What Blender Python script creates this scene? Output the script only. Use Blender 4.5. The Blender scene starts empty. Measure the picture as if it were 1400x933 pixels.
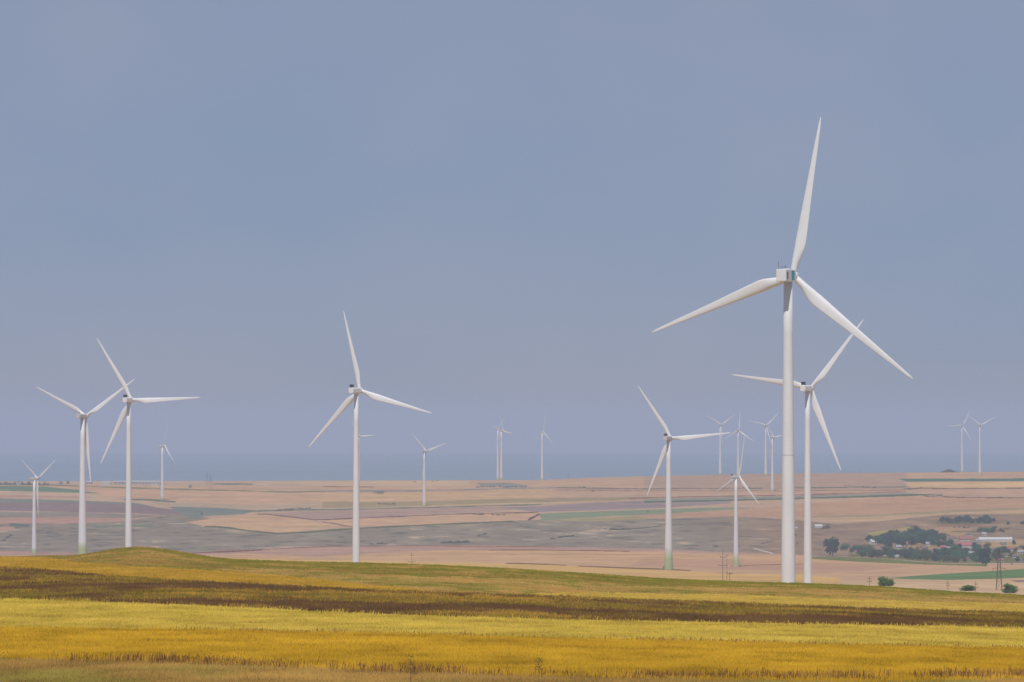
import bpy, math, random
import numpy as np
from mathutils import Vector, Matrix

SC = bpy.context.scene
COL = SC.collection
RNG = np.random.default_rng(7)
random.seed(7)

# ------------------------------------------------------------------ camera geometry (photo 1400 x 933)
F = 6660.0            # focal length in photo pixels
CX, CY, EYE = 700.0, 466.5, 582.0    # centre of the photo, row of the eye level
SIG = 6.0e-5          # haze density per metre
HAZE = np.array([0.324, 0.352, 0.456])   # what the air adds at full depth (used to pick crop albedos)
SUN_EL, SUN_AZ = 58.0, 190.0         # azimuth clockwise from +Y (the view direction)

def srgb(r, g, b):
    c = np.array([r, g, b], float) / 255.0
    return np.where(c <= 0.04045, c / 12.92, ((c + 0.055) / 1.055) ** 2.4)

# ------------------------------------------------------------------ helpers
def mesh_from(name, verts, faces, mat=None, parent=None, smooth=False):
    me = bpy.data.meshes.new(name)
    me.from_pydata([tuple(map(float, v)) for v in verts], [], [tuple(f) for f in faces])
    me.update()
    if smooth:
        me.polygons.foreach_set('use_smooth', np.ones(len(me.polygons), bool))
    ob = bpy.data.objects.new(name, me)
    COL.objects.link(ob)
    if mat: me.materials.append(mat)
    if parent: ob.parent = parent
    return ob

def fast_mesh(name, verts, faces, mat=None, smooth=False, colors=None):
    """verts (N,3) array, faces (M,k) int array"""
    me = bpy.data.meshes.new(name)
    verts = np.asarray(verts, np.float32); faces = np.asarray(faces, np.int32)
    m, k = faces.shape
    me.vertices.add(len(verts)); me.vertices.foreach_set('co', verts.ravel())
    me.loops.add(m * k); me.loops.foreach_set('vertex_index', faces.ravel())
    me.polygons.add(m); me.polygons.foreach_set('loop_start', np.arange(m, dtype=np.int32) * k)
    me.update(calc_edges=True)
    if smooth: me.polygons.foreach_set('use_smooth', np.ones(m, bool))
    if colors is not None:
        a = me.color_attributes.new('col', 'FLOAT_COLOR', 'POINT')
        c4 = np.ones((len(verts), 4), np.float32); c4[:, :3] = colors
        a.data.foreach_set('color', c4.ravel())
    ob = bpy.data.objects.new(name, me); COL.objects.link(ob)
    if mat: me.materials.append(mat)
    return ob

class MB:
    """collects shapes into one mesh"""
    def __init__(s): s.v = []; s.f = []
    def add(s, v, f):
        o = len(s.v); s.v += [tuple(p) for p in v]; s.f += [tuple(i + o for i in q) for q in f]
    def box(s, c, d, rot=None, taper=(1, 1)):
        vs = []
        for z in (-.5, .5):
            t = taper if z > 0 else (1, 1)
            for x, y in ((-.5, -.5), (.5, -.5), (.5, .5), (-.5, .5)):
                p = Vector((x * d[0] * t[0], y * d[1] * t[1], z * d[2]))
                if rot is not None: p = rot @ p
                vs.append(p + Vector(c))
        s.add(vs, [(3, 2, 1, 0), (4, 5, 6, 7), (0, 1, 5, 4), (1, 2, 6, 5), (2, 3, 7, 6), (3, 0, 4, 7)])
    def bar(s, a, b, w, w2=None):
        a, b = Vector(a), Vector(b); d = b - a; L = d.length
        q = d.to_track_quat('Z', 'Y').to_matrix()
        s.box((a + b) / 2, (w, w2 or w, L), q)
    def tube(s, prof, seg=24, axis='Z', caps=True):
        """lathe: prof = [(r, z)]"""
        n = len(prof); vs = []
        for r, z in prof:
            for k in range(seg):
                t = 2 * math.pi * k / seg
                if axis == 'Z': vs.append((r * math.cos(t), r * math.sin(t), z))
                else: vs.append((r * math.cos(t), z, -r * math.sin(t)))
        fs = []
        for i in range(n - 1):
            for k in range(seg):
                k2 = (k + 1) % seg
                fs.append((i * seg + k, i * seg + k2, (i + 1) * seg + k2, (i + 1) * seg + k))
        if caps:
            fs.append(tuple(reversed(range(seg)))); fs.append(tuple((n - 1) * seg + k for k in range(seg)))
        s.add(vs, fs)
    def build(s, name, mat, parent=None, smooth=False):
        return mesh_from(name, s.v, s.f, mat, parent, smooth)

def empty(name, loc, rz=0.0):
    o = bpy.data.objects.new(name, None); COL.objects.link(o)
    o.location = loc; o.rotation_euler = (0, 0, rz); o.empty_display_size = 0.5
    return o

def tag(o, label=None, cat=None, group=None, kind=None):
    if label: o['label'] = label
    if cat: o['category'] = cat
    if group: o['group'] = group
    if kind: o['kind'] = kind
    return o

def copy_tree(o, parent=None):
    c = o.copy(); COL.objects.link(c); c.parent = parent
    for ch in list(o.children): copy_tree(ch, c)
    return c

# ------------------------------------------------------------------ materials
def material(name, color, rough=0.8, noise=0.0, scale=1.0, attr=None, spec=0.3, stretch=None, bump=0.0, translucent=0.0, canopy=False):
    m = bpy.data.materials.new(name); m.use_nodes = True
    nt = m.node_tree; b = nt.nodes['Principled BSDF']
    b.inputs['Roughness'].default_value = rough
    b.inputs['Specular IOR Level'].default_value = spec
    src = None
    if attr:
        a = nt.nodes.new('ShaderNodeAttribute'); a.attribute_name = attr; src = a.outputs['Color']
    else:
        rgb = nt.nodes.new('ShaderNodeRGB'); rgb.outputs[0].default_value = (*color, 1); src = rgb.outputs[0]
    if noise:
        tc = nt.nodes.new('ShaderNodeTexCoord'); mp = nt.nodes.new('ShaderNodeMapping')
        if stretch: mp.inputs['Scale'].default_value = stretch
        nt.links.new(tc.outputs['Object'], mp.inputs['Vector'])
        n = nt.nodes.new('ShaderNodeTexNoise'); n.inputs['Scale'].default_value = scale
        n.inputs['Detail'].default_value = 5; n.inputs['Roughness'].default_value = 0.62
        nt.links.new(mp.outputs[0], n.inputs['Vector'])
        mr = nt.nodes.new('ShaderNodeMapRange'); mr.inputs[1].default_value = .25; mr.inputs[2].default_value = .75
        mr.inputs[3].default_value = 1 - noise; mr.inputs[4].default_value = 1 + noise
        nt.links.new(n.outputs['Fac'], mr.inputs[0])
        mx = nt.nodes.new('ShaderNodeVectorMath'); mx.operation = 'MULTIPLY'
        nt.links.new(src, mx.inputs[0]); nt.links.new(mr.outputs[0], mx.inputs[1]); src = mx.outputs[0]
        if bump:
            bp = nt.nodes.new('ShaderNodeBump'); bp.inputs['Strength'].default_value = bump
            nt.links.new(n.outputs['Fac'], bp.inputs['Height']); nt.links.new(bp.outputs[0], b.inputs['Normal'])
    nt.links.new(src, b.inputs['Base Color'])
    if canopy:
        ge = nt.nodes.new('ShaderNodeNewGeometry'); va = nt.nodes.new('ShaderNodeVectorMath'); va.operation = 'MULTIPLY_ADD'
        va.inputs[1].default_value = (.35, .35, .35); va.inputs[2].default_value = (0, 0, .75)
        vn = nt.nodes.new('ShaderNodeVectorMath'); vn.operation = 'NORMALIZE'
        nt.links.new(ge.outputs['Normal'], va.inputs[0]); nt.links.new(va.outputs[0], vn.inputs[0]); nt.links.new(vn.outputs[0], b.inputs['Normal'])
    if translucent:
        tr = nt.nodes.new('ShaderNodeBsdfTranslucent'); ms = nt.nodes.new('ShaderNodeMixShader')
        nt.links.new(src, tr.inputs['Color']); ms.inputs[0].default_value = translucent
        nt.links.new(b.outputs[0], ms.inputs[1]); nt.links.new(tr.outputs[0], ms.inputs[2])
        nt.links.new(ms.outputs[0], nt.nodes['Material Output'].inputs['Surface'])
    return m

M = {}
M['white'] = material('white_paint', (.70, .705, .705), .45, .05, .25, spec=.4)
M['blade'] = material('blade_gelcoat', (.72, .725, .725), .4, .05, .2, spec=.4)
M['tower'] = material('tower_paint', (1, 1, 1), .45, .07, .3, attr='col', spec=.4, stretch=(1, 1, .25))
M['grey'] = material('nacelle_grey', (.50, .50, .49), .5, .06, .4)
M['dark'] = material('dark_grille', (.03, .032, .035), .6, .2, 3)
M['teal'] = material('teal_paint', (.015, .33, .40), .5, .1, 2)
M['paleteal'] = material('pale_teal_paint', (.22, .55, .60), .5, .1, 2)
M['steel'] = material('galvanised_steel', (.10, .095, .095), .55, .2, 1.5)
M['wood'] = material('weathered_wood', (.15, .12, .105), .9, .3, 2)
M['porcelain'] = material('insulator', (.2, .12, .09), .3, .1, 2)
M['ground'] = material('field_soil', (1, 1, 1), .95, .16, .03, attr='col', spec=.08, stretch=(1, .5, 1))
M['crop'] = material('crop_stalks', (1, 1, 1), .85, attr='col', noise=.12, scale=.4, spec=.05, canopy=True)
M['leaf'] = material('foliage', (.030, .150, .068), .8, .3, .35, spec=.15, translucent=.25)
M['bush'] = material('bush_foliage', (.10, .21, .04), .8, .3, .6, spec=.15, translucent=.3)
M['leafdark'] = material('dark_foliage', (.009, .066, .058), .8, .35, .3, spec=.15, translucent=.15)
M['leafolive'] = material('olive_foliage', (.07, .095, .035), .8, .35, .5, spec=.15, translucent=.2)
M['bark'] = material('bark', (.09, .07, .055), .9, .3, 2)
M['plaster'] = material('plaster', (.55, .50, .44), .85, .12, .4)
M['limewash'] = material('limewash', (.54, .53, .51), .8, .12, .3)
M['hall'] = material('pinkish_hall_wall', (.36, .32, .33), .7, .25, .05)
M['redroof'] = material('red_roof_tiles', (.30, .115, .09), .8, .2, .8)
M['pinkroof'] = material('pink_red_roof', (.38, .115, .13), .7, .15, .6)
M['brownroof'] = material('brown_roof', (.18, .12, .10), .85, .2, .6)
M['greyroof'] = material('grey_sheet_roof', (.33, .33, .34), .5, .1, .4)
M['glass'] = material('window_glass', (.03, .04, .05), .1)
M['weedhead'] = material('weed_seed_head', (.20, .17, .06), .9, .3, 6)
M['stem'] = material('weed_stem', (.19, .125, .065), .9, .3, 6)

# ------------------------------------------------------------------ terrain
CREST_D = 800.0
yc_x = [-1400, -300, 0, 60, 120, 190, 280, 330, 400, 500, 600, 700, 800, 900, 1000, 1100, 1200, 1300, 1400, 1700, 2800]
yc_y = [758, 761, 761.5, 760.5, 760.5, 761, 763, 765.5, 768, 770, 773, 778, 784, 791, 795.5, 798, 802, 809, 814, 822, 830]
yc_f = lambda x: np.interp(x, yc_x, yc_y)
mound_x = [85, 110, 130, 150, 170, 190, 210, 230, 250, 270, 290, 320]
mound_y = [0, 1.5, 5, 9, 11.6, 13, 12.3, 10, 7, 4, 1.5, 0]
mound_f = lambda x: np.interp(x, mound_x, mound_y)
val_D = [800, 1000, 1357, 1900, 2489, 2900, 3410, 4200, 5000, 5300, 5600, 6000, 6600, 7200, 7600, 8000, 8300, 8700, 9100, 9500, 9800, 10100, 10600, 11200, 14000]
val_Y = [800, 842, 867, 832, 806, 791, 780, 777, 774.5, 771, 765, 752, 732, 712, 700, 689, 676, 663, 654, 649, 648, 650, 666, 678, 678]
_lg = np.linspace(math.log(800), math.log(14000), 1200)
_vy = np.interp(np.exp(_lg), val_D, val_Y)
_k = np.exp(-0.5 * (np.arange(-24, 25) / 9.0) ** 2); _k /= _k.sum()
_vy = np.convolve(np.pad(_vy, 24, mode='edge'), _k, mode='valid')
edge_x = [0, 400, 640, 740, 800, 900, 1000, 1130, 1240, 1400]
edge_y = [657, 656, 655.5, 655.5, 652.5, 649.5, 647.5, 646, 645, 644]
sstep = lambda a, b, x: (lambda t: t * t * (3 - 2 * t))(np.clip((x - a) / (b - a), 0, 1))

def rowY(D, x):
    """apparent photo row of the terrain at distance D (along +Y) and bearing x"""
    D = np.asarray(D, float); x = np.asarray(x, float)
    yc = yc_f(x)
    t = (1 / np.maximum(D, 1e-3) - 1 / CREST_D) / (1 / 130 - 1 / CREST_D)
    fore = yc + t * (960 - yc) - mound_f(x) * sstep(520, 790, D)
    # softened crest
    val = np.interp(np.log(np.maximum(D, 800)), _lg, _vy)
    val = val + sstep(7000, 9300, D) * (np.interp(x, edge_x, edge_y) - 648)
    val = val - 24.5 * np.exp(-((x - 90) / 150.0) ** 2) * np.exp(-((D - 3290) / 480.0) ** 2)
    val = val - 4.6 * np.exp(-((x - 1297) / 9.0) ** 2) * np.exp(-((D - 9500) / 160.0) ** 2)
    w = sstep(800, 1250, D)
    after = yc - mound_f(x) * (1 - sstep(800, 900, D)) + (D - 800) * 0.012 
    return np.where(D <= CREST_D, fore, after * (1 - w) + val * w)

def height(D, x):
    return -(rowY(D, x) - EYE) * np.asarray(D, float) / F

def wx(x, D): return (x - CX) / F * D

_DS = np.concatenate([np.linspace(90, 800, 1500), np.linspace(800, 10500, 9000)])
def hit(x, y):
    """distance of the first terrain point seen at photo pixel (x, y)"""
    Y = rowY(_DS, np.full_like(_DS, x))
    i = np.argmax(Y <= y)
    if Y[i] > y: i = int(np.argmin(Y))
    return float(_DS[i])

def ground_at(x, D): return Vector((wx(x, D), D, float(height(D, x))))

# value noise for natural colour variation
def vnoise(px, py, seed):
    r = np.random.default_rng(seed); T = r.random((256, 256))
    ix = np.floor(px).astype(int); iy = np.floor(py).astype(int)
    fx = px - ix; fy = py - iy; fx = fx * fx * (3 - 2 * fx); fy = fy * fy * (3 - 2 * fy)
    g = lambda a, b: T[a & 255, b & 255]
    return (g(ix, iy) * (1 - fx) + g(ix + 1, iy) * fx) * (1 - fy) + (g(ix, iy + 1) * (1 - fx) + g(ix + 1, iy + 1) * fx) * fy
def fbm(px, py, seed, oct=4):
    s = 0; a = .5; tot = 0
    for o in range(oct):
        s = s + a * vnoise(px * 2 ** o, py * 2 ** o, seed + o); tot += a; a *= .55
    return s / tot

# ------------------------------------------------------------------ the map of fields: (sRGB look, outline)
SCRUB = (146, 139, 135)
FIELDS = [
 # far plain, base bands
 ((183, 158, 146), [(-900, 640), (2300, 636), (2300, 690), (1400, 705), (1000, 715), (700, 716), (440, 724), (-900, 700)]),
 ((172, 152, 146), [(880, 642), (1240, 640), (1240, 668), (880, 669)]),
 ((178, 160, 152), [(-900, 653), (460, 653), (460, 664), (-900, 664)]),
 ((186, 166, 152), [(345, 659), (460, 658), (640, 657), (640, 664), (460, 665)]),
 ((188, 160, 145), [(150, 664), (460, 673), (460, 692), (330, 694), (200, 686), (120, 678)]),
 ((176, 158, 146), [(200, 686), (330, 690), (460, 688), (460, 694), (330, 696), (230, 694)]),
 ((120, 138, 132), [(-900, 662), (0, 664.5), (60, 665.5), (108, 670), (137, 675), (60, 672.5), (0, 671), (-900, 670)]),
 ((184, 163, 150), [(-900, 671), (0, 673), (108, 674), (180, 682), (215, 690), (120, 685), (0, 681), (-900, 681)]),
 ((178, 146, 142), [(-900, 677), (0, 677), (80, 678), (130, 681), (60, 680), (-900, 680)]),
 ((134, 140, 138), [(-900, 681), (0, 681.5), (120, 685), (180, 687), (212, 693), (120, 689), (-900, 687)]),
 ((142, 130, 137), [(-900, 686), (0, 687), (110, 687.5), (175, 688.5), (205, 693), (240, 697), (263, 703), (230, 704.5), (180, 702), (100, 700), (0, 698), (-900, 697)]),
 ((147, 140, 138), [(-900, 698), (100, 700), (230, 705), (180, 709), (0, 708), (-900, 708)]),
 (SCRUB,           [(-900, 715), (160, 713), (240, 704), (263, 703), (300, 712), (440, 724), (560, 718), (640, 714), (735, 711), (900, 709), (1000, 706), (1080, 710), (1140, 716), (1200, 713), (1250, 706), (1300, 701), (2300, 690), (2300, 765), (1100, 762), (780, 750), (440, 750), (240, 760), (-900, 762)]),
 ((175, 146, 141), [(-900, 707), (0, 708), (100, 706.5), (165, 709), (178, 713), (100, 716), (-900, 716)]),
 ((174, 148, 141), [(-900, 720), (0, 720), (18, 720.5), (22, 724), (10, 727), (-900, 729)]),
 ((128, 137, 138), [(232, 693), (300, 694.5), (352, 698), (332, 703.5), (290, 705), (262, 708), (240, 699)]),
 ((178, 158, 146), [(340, 695), (460, 690), (560, 690), (560, 695), (460, 699), (352, 701)]),
 ((170, 149, 145), [(360, 702), (460, 698), (560, 695), (640, 693), (720, 695), (640, 702.5), (560, 705), (470, 710), (430, 711), (380, 705)]),
 ((190, 161, 142), [(253, 714.5), (270, 712), (305, 707.5), (350, 703.6), (365, 703.8), (400, 708), (430, 713.5), (462, 720), (440, 723.5), (400, 727.5), (380, 729), (340, 725), (310, 720.5), (280, 719.5)]),
 ((189, 160, 143), [(432, 712), (470, 710.5), (560, 706), (640, 703), (720, 701), (738, 701), (722, 711), (700, 712.5), (640, 714), (560, 718), (520, 719.5), (480, 720.5)]),
 # centre of the plain
 ((190, 163, 143), [(440, 674), (580, 673), (700, 669.5), (740, 668.5), (760, 676), (740, 682), (660, 684), (440, 685)]),
 ((160, 148, 132), [(440, 686), (560, 686), (700, 682), (900, 679.5), (900, 682.5), (760, 686), (640, 689.5), (440, 695)]),
 ((188, 164, 144), [(560, 692), (640, 689.5), (800, 685.5), (860, 684), (800, 688), (700, 690.5), (600, 693)]),
 ((152, 140, 146), [(680, 694), (740, 692), (800, 688), (900, 684), (1000, 681), (1000, 688), (900, 695), (800, 698), (737, 700)]),
 ((136, 146, 134), [(737, 702.5), (800, 700), (900, 696.5), (960, 694.5), (1035, 694), (980, 698), (900, 703), (800, 708), (741, 711.5)]),
 ((160, 150, 130), [(737, 712), (800, 709), (870, 705.5), (900, 704), (930, 706), (880, 711), (800, 713)]),
 ((182, 152, 138), [(860, 706), (980, 698.5), (1035, 695), (1240, 678), (1400, 683), (2300, 680), (2300, 692), (1400, 696), (1250, 704), (1110, 707), (1000, 706), (920, 709)]),
 ((188, 162, 142), [(1110, 709), (1200, 706), (1300, 701), (1400, 697), (2300, 694), (2300, 700), (1400, 702), (1290, 704), (1200, 713), (1140, 713)]),
 ((162, 150, 132), [(1110, 706), (1180, 704.5), (1300, 698), (1400, 694), (1400, 697), (1300, 701), (1180, 707), (1110, 708)]),
 ((150, 150, 146), [(880, 682.5), (1000, 679.8), (1070, 678.5), (1240, 673.5), (1262, 674), (1240, 676), (1120, 680), (1000, 683), (880, 685.5)]),
 ((112, 124, 120), [(880, 685.5), (1000, 683), (1120, 680), (1240, 675.5), (1290, 676), (1250, 678), (1120, 682), (1000, 685.2), (880, 688)]),
 ((142, 144, 148), [(652, 661), (690, 660), (725, 664), (700, 666.5), (658, 665)]),
 # right end of the plain
 ((200, 171, 146), [(1235, 660), (1400, 659), (2300, 658), (2300, 668), (1400, 667), (1300, 668), (1250, 669)]),
 ((110, 130, 130), [(1228, 655), (1400, 654), (2300, 654), (2300, 658), (1400, 658), (1240, 659)]),
 ((165, 155, 122), [(1185, 729), (1200, 726), (1230, 722.5), (1252, 719), (1245, 724), (1215, 729), (1190, 732)]),
 ((120, 124, 104), [(1278, 712), (1300, 709), (1358, 710), (1356, 716), (1320, 717), (1282, 716)]),
 ((176, 151, 130), [(1340, 742), (1380, 739), (1400, 738), (2300, 738), (2300, 748), (1400, 748), (1350, 748)]),
 ((168, 146, 126), [(1225, 741), (1262, 738), (1290, 741), (1284, 750), (1240, 751)]),
 ((170, 146, 130), [(1255, 722), (1300, 720), (1330, 724), (1310, 735), (1280, 738)]),
 # near side of the valley
 ((176, 148, 140), [(-900, 752), (0, 753), (150, 757), (240, 757), (300, 753), (380, 750), (440, 747.5), (560, 746), (660, 745), (780, 748), (900, 750.5), (1000, 755), (1100, 759), (1100, 775), (-900, 775)]),
 ((193, 160, 136), [(-900, 780), (240, 760.5), (330, 757), (440, 761), (500, 757), (560, 754), (620, 752.2), (700, 752), (800, 752.7), (900, 755), (1000, 757.5), (1100, 760), (1160, 763.5), (1240, 768), (1300, 772), (1400, 772), (2300, 772), (2300, 870), (-900, 870)]),
 ((186, 152, 134), [(880, 764), (1000, 765), (1250, 774), (1180, 781), (1000, 779), (940, 776), (860, 774)]),
 ((204, 168, 122), [(300, 762), (440, 766), (560, 768), (690, 770.5), (740, 772), (800, 775), (900, 779.5), (1000, 784), (1100, 786), (1150, 790), (1150, 880), (300, 880)]),
 ((122, 128, 102), [(1100, 761), (1160, 762), (1200, 763.5), (1290, 770.5), (1350, 771), (1350, 774.5), (1250, 771.5), (1160, 767.5), (1100, 763.5)]),
 ((124, 122, 106), [(1165, 753), (1205, 752), (1250, 754), (1330, 756), (1420, 754), (1420, 770), (1290, 769.5), (1200, 763), (1160, 761)]),
 ((112, 134, 104),   [(1215, 790.5), (1260, 786.5), (1300, 784), (1400, 778), (2300, 770), (2300, 788), (1400, 790), (1300, 793), (1240, 792)]),
 ((200, 170, 140), [(1150, 794), (1240, 792.5), (1300, 793.5), (1400, 790.5), (2300, 789), (2300, 880), (1150, 880)]),
 ((150, 128, 122), [(1382, 794), (1400, 793), (1440, 793), (1440, 795.5), (1390, 796)]),
]
# thin strips: tracks, hedges, ditches  (sRGB look, half width in rows, line)
LINES = [
 ((136, 136, 126), .9, [(-200, 662), (60, 663), (200, 668), (320, 671), (400, 673), (470, 671.5), (580, 671.5)]),
 ((140, 140, 146), .8, [(440, 672), (580, 671), (700, 668), (760, 667)]),
 ((140, 120, 124), .45, [(440, 665.5), (510, 666)]),
 ((120, 124, 124), .6, [(760, 667), (880, 668.5), (1000, 668), (1240, 666)]),
 ((150, 126, 124), .4, [(760, 670), (900, 671), (1100, 671), (1240, 670)]),
 ((146, 120, 124), .8, [(860, 681.5), (1000, 678.5), (1070, 677.3), (1240, 672.4)]),
 ((122, 130, 130), .8, [(330, 699.5), (400, 697.5), (460, 697), (560, 694.5), (640, 692.5), (740, 690)]),
 ((120, 108, 112), .6, [(352, 703), (366, 703.4), (400, 707), (430, 710.8), (460, 710), (560, 705.6), (640, 702.5), (735, 700.5)]),
 ((120, 110, 112), .5, [(440, 713), (462, 717), (482, 720.5)]),
 ((112, 100, 116), 1.4, [(722, 711), (730, 707), (738, 702.5)]),
 ((112, 118, 112), .9, [(280, 719.8), (312, 721.5), (342, 726), (380, 729.5), (420, 728), (460, 724.5), (560, 718.8), (700, 713)]),
 ((186, 176, 166), .4, [(230, 716), (256, 716)]),
 ((140, 112, 116), .5, [(240, 758), (300, 754), (380, 750.5), (440, 747.6), (560, 746), (760, 748)]),
 ((120, 100, 98), .5, [(240, 757.5), (360, 752.5)]),
 ((130, 104, 100), .5, [(640, 752), (760, 752.3), (860, 754)]),
 ((128, 108, 84), .7, [(692, 770.3), (735, 771.3), (775, 773)]),
 ((128, 108, 84), .7, [(790, 774), (850, 776.5), (900, 778), (945, 780)]),
 ((130, 108, 100), .45, [(1000, 774), (1060, 772), (1100, 772)]),
 ((205, 190, 180), .7, [(1030, 749.5), (1042, 752.8), (1057, 757)]),
 ((178, 166, 156), .5, [(704, 723.5), (722, 724.5), (738, 726)]),
 ((176, 164, 156), .45, [(716, 738), (736, 738.5)]),
 ((190, 178, 168), .5, [(792, 729.5), (816, 730)]),
 ((172, 160, 152), .45, [(822, 726), (834, 726.5)]),
 ((112, 118, 116), .7, [(764, 734), (784, 733)]),
 ((112, 118, 116), .7, [(832, 724.5), (870, 723), (905, 719)]),
 ((122, 118, 120), .6, [(900, 718), (960, 716), (1000, 714)]),
 ((196, 180, 165), .35, [(1025, 736.5), (1052, 736.5)]),
 ((116, 112, 120), .9, [(1040, 744), (1048, 742), (1056, 740)]),
 ((126, 112, 112), .6, [(1288, 679.5), (1310, 680.3), (1400, 681)]),
 ((130, 118, 112), .6, [(1235, 668.5), (1262, 667.5), (1300, 668.3), (1400, 667.5)]),
 ((126, 116, 124), .6, [(1140, 720), (1155, 718.5)]),
 ((112, 124, 114), .8, [(290, 661.7), (346, 662)]),
 ((196, 178, 160), .5, [(346, 662), (372, 662)]),
 ((140, 112, 100), .6, [(1282, 719), (1330, 718.5), (1360, 721)]),
 ((120, 118, 112), 1.0, [(1300, 727), (1330, 727), (1360, 726), (1380, 722)]),
 ((120, 118, 112), .7, [(1385, 735), (1400, 734)]),
 ((116, 126, 128), 1.2, [(170, 683), (205, 683.5), (240, 686.5)]),
 ((128, 136, 130), 1.6, [(130, 721), (170, 719), (210, 718)]),
 ((118, 126, 126), 1.8, [(14, 717.5), (26, 718), (40, 719)]),
]
# foreground bands, listed from the crest down; drawn later = on top
FG = [
 ('meadow', (124, 112, 46), [(-900, 700), (2300, 700), (2300, 960), (-900, 960)]),
 ('tan',    (166, 134, 74), [(300, 777), (400, 779), (500, 786), (700, 792), (900, 802), (1100, 806), (1250, 813), (1400, 819), (2300, 822), (2300, 850), (400, 850)]),
 ('gold',   (172, 134, 50), [(-900, 762), (0, 762.5), (60, 763), (110, 770), (200, 776.5), (300, 782), (400, 790), (500, 801), (550, 805.5), (590, 810), (590, 840), (-900, 840)]),
 ('pale',   (186, 154, 70), [(690, 815), (780, 811), (900, 813), (1000, 814), (1200, 822), (1400, 827), (2300, 830), (2300, 850), (690, 830)]),
 ('dark',   (104, 76, 52),  [(-900, 776), (0, 777), (60, 780), (150, 789), (250, 795.5), (350, 801), (500, 808), (700, 815.5), (1000, 826.5), (1200, 835), (1400, 840), (2300, 848), (2300, 900), (-900, 900)]),
 ('pale',   (190, 160, 66), [(-900, 812), (0, 820), (200, 826.5), (350, 834), (500, 841.5), (750, 849), (1000, 853.5), (1200, 857.5), (1400, 860), (2300, 866), (2300, 960), (-900, 960)]),
 ('gold',   (182, 140, 38), [(-900, 858), (0, 861.5), (250, 864), (500, 869), (750, 876), (1000, 882), (1200, 886.5), (1400, 890.5), (2300, 900), (2300, 980), (-900, 980)]),
 ('rough',  (162, 126, 66), [(-900, 898), (0, 904), (200, 907), (300, 912), (500, 921), (700, 927), (1000, 935), (1200, 938), (1400, 934), (2300, 938), (2300, 1400), (-900, 1400)]),
]

def inside(px, py, poly):
    r = np.zeros(px.shape, bool); n = len(poly); j = n - 1
    for i in range(n):
        xi, yi = poly[i]; xj, yj = poly[j]
        c = ((yi > py) != (yj > py))
        with np.errstate(divide='ignore', invalid='ignore'):
            r ^= c & (px < (xj - xi) * (py - yi) / ((yj - yi) if yj != yi else 1e-9) + xi)
        j = i
    return r

def albedo(look, D):
    """sRGB look in hazy sunlight -> base colour of the crop itself"""
    T = np.exp(-SIG * D)[..., None]
    a = (srgb(*look) - HAZE * (1 - T)) / T
    return np.clip(a * GAIN, 0.012, 0.62)
GAIN = 0.80

def fg_zone(x, y):
    z = np.zeros(x.shape, int)
    for i, (_, _, poly) in enumerate(FG): z[inside(x, y, poly)] = i
    return z

def dark_mix(c, x, D, base_z):
    """broken streaks of maroon, olive and ochre weeds inside the dark strip"""
    X = wx(x, D)
    n1 = fbm(X / 30, D / 22, 11) + (fbm(X / 4, D / 15, 19, 3) - .5) * .8 + RNG.normal(0, .06, len(x)); n2 = fbm(X / 18, D / 12, 23) + RNG.normal(0, .11, len(x))
    m = base_z == 4
    out = c.copy()
    pal = [srgb(97, 71, 47), srgb(118, 99, 42), srgb(158, 122, 52), srgb(110, 84, 46)]
    pick = np.where(n1 < .43, 0, np.where(n1 < .53, 3, np.where(n2 < .58, 1, 2)))
    for k in range(4):
        s = m & (pick == k); out[s] = pal[k]
    return out

def fg_color(x, y, D):
    z = fg_zone(x, y)
    pal = np.array([srgb(*f[1]) for f in FG]); c = pal[z]
    X = wx(x, D)
    c = dark_mix(c, x, D, z)
    n = fbm(X / 16, D / 22, 5); g = fbm(X / 9, D / 30, 41)
    sk = fbm(X / 3.2, D / 17, 71, 3); sk2 = fbm(X / 5, D / 24, 83, 3)
    md = z == 0                                            # meadow: ochre to olive patches
    t = np.clip((n - .42) * 4, 0, 1)[:, None]
    c[md] = (c * (1 - t) + srgb(152, 122, 62) * t)[md]
    edge = np.clip(1 - (y - (yc_f(x) - mound_f(x))) / 9.0, 0, 1)[:, None] * np.clip((x - 250) / 150, 0, 1)[:, None]
    c[md] = (c * (1 - .75 * edge) + srgb(118, 116, 34) * .75 * edge)[md]
    tn = z == 1; t = np.clip((g - .5) * 5, 0, 1)[:, None]
    c[tn] = (c * (1 - .6 * t) + srgb(132, 122, 56) * .6 * t)[tn]
    for q, amt in ((md | tn, 1.0), (rg, .8) if False else (tn, .4)):
        t = np.clip((sk - .56) * 7, 0, 1)[:, None] * amt; c[q] = (c * (1 - .65 * t) + srgb(108, 112, 40) * .65 * t)[q]
        t = np.clip((sk2 - .57) * 7, 0, 1)[:, None] * amt; c[q] = (c * (1 - .6 * t) + srgb(182, 138, 78) * .6 * t)[q]
    rg = z == 7; t = np.clip((g - .47) * 6 + (sk - .5) * 3, 0, 1)[:, None]
    c[rg] = (c * (1 - .7 * t) + srgb(134, 126, 58) * .7 * t)[rg]
    gl = (z == 2) | (z == 6); t = np.clip((g - .5) * 3, 0, 1)[:, None]
    c[gl] = (c * (1 - .35 * t) + srgb(160, 120, 36) * .35 * t)[gl]
    pl = (z == 5) | (z == 3); t = np.clip((n - .5) * 3, 0, 1)[:, None]
    c[pl] = (c * (1 - .35 * t) + srgb(172, 152, 58) * .35 * t)[pl]
    return c, z

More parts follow.
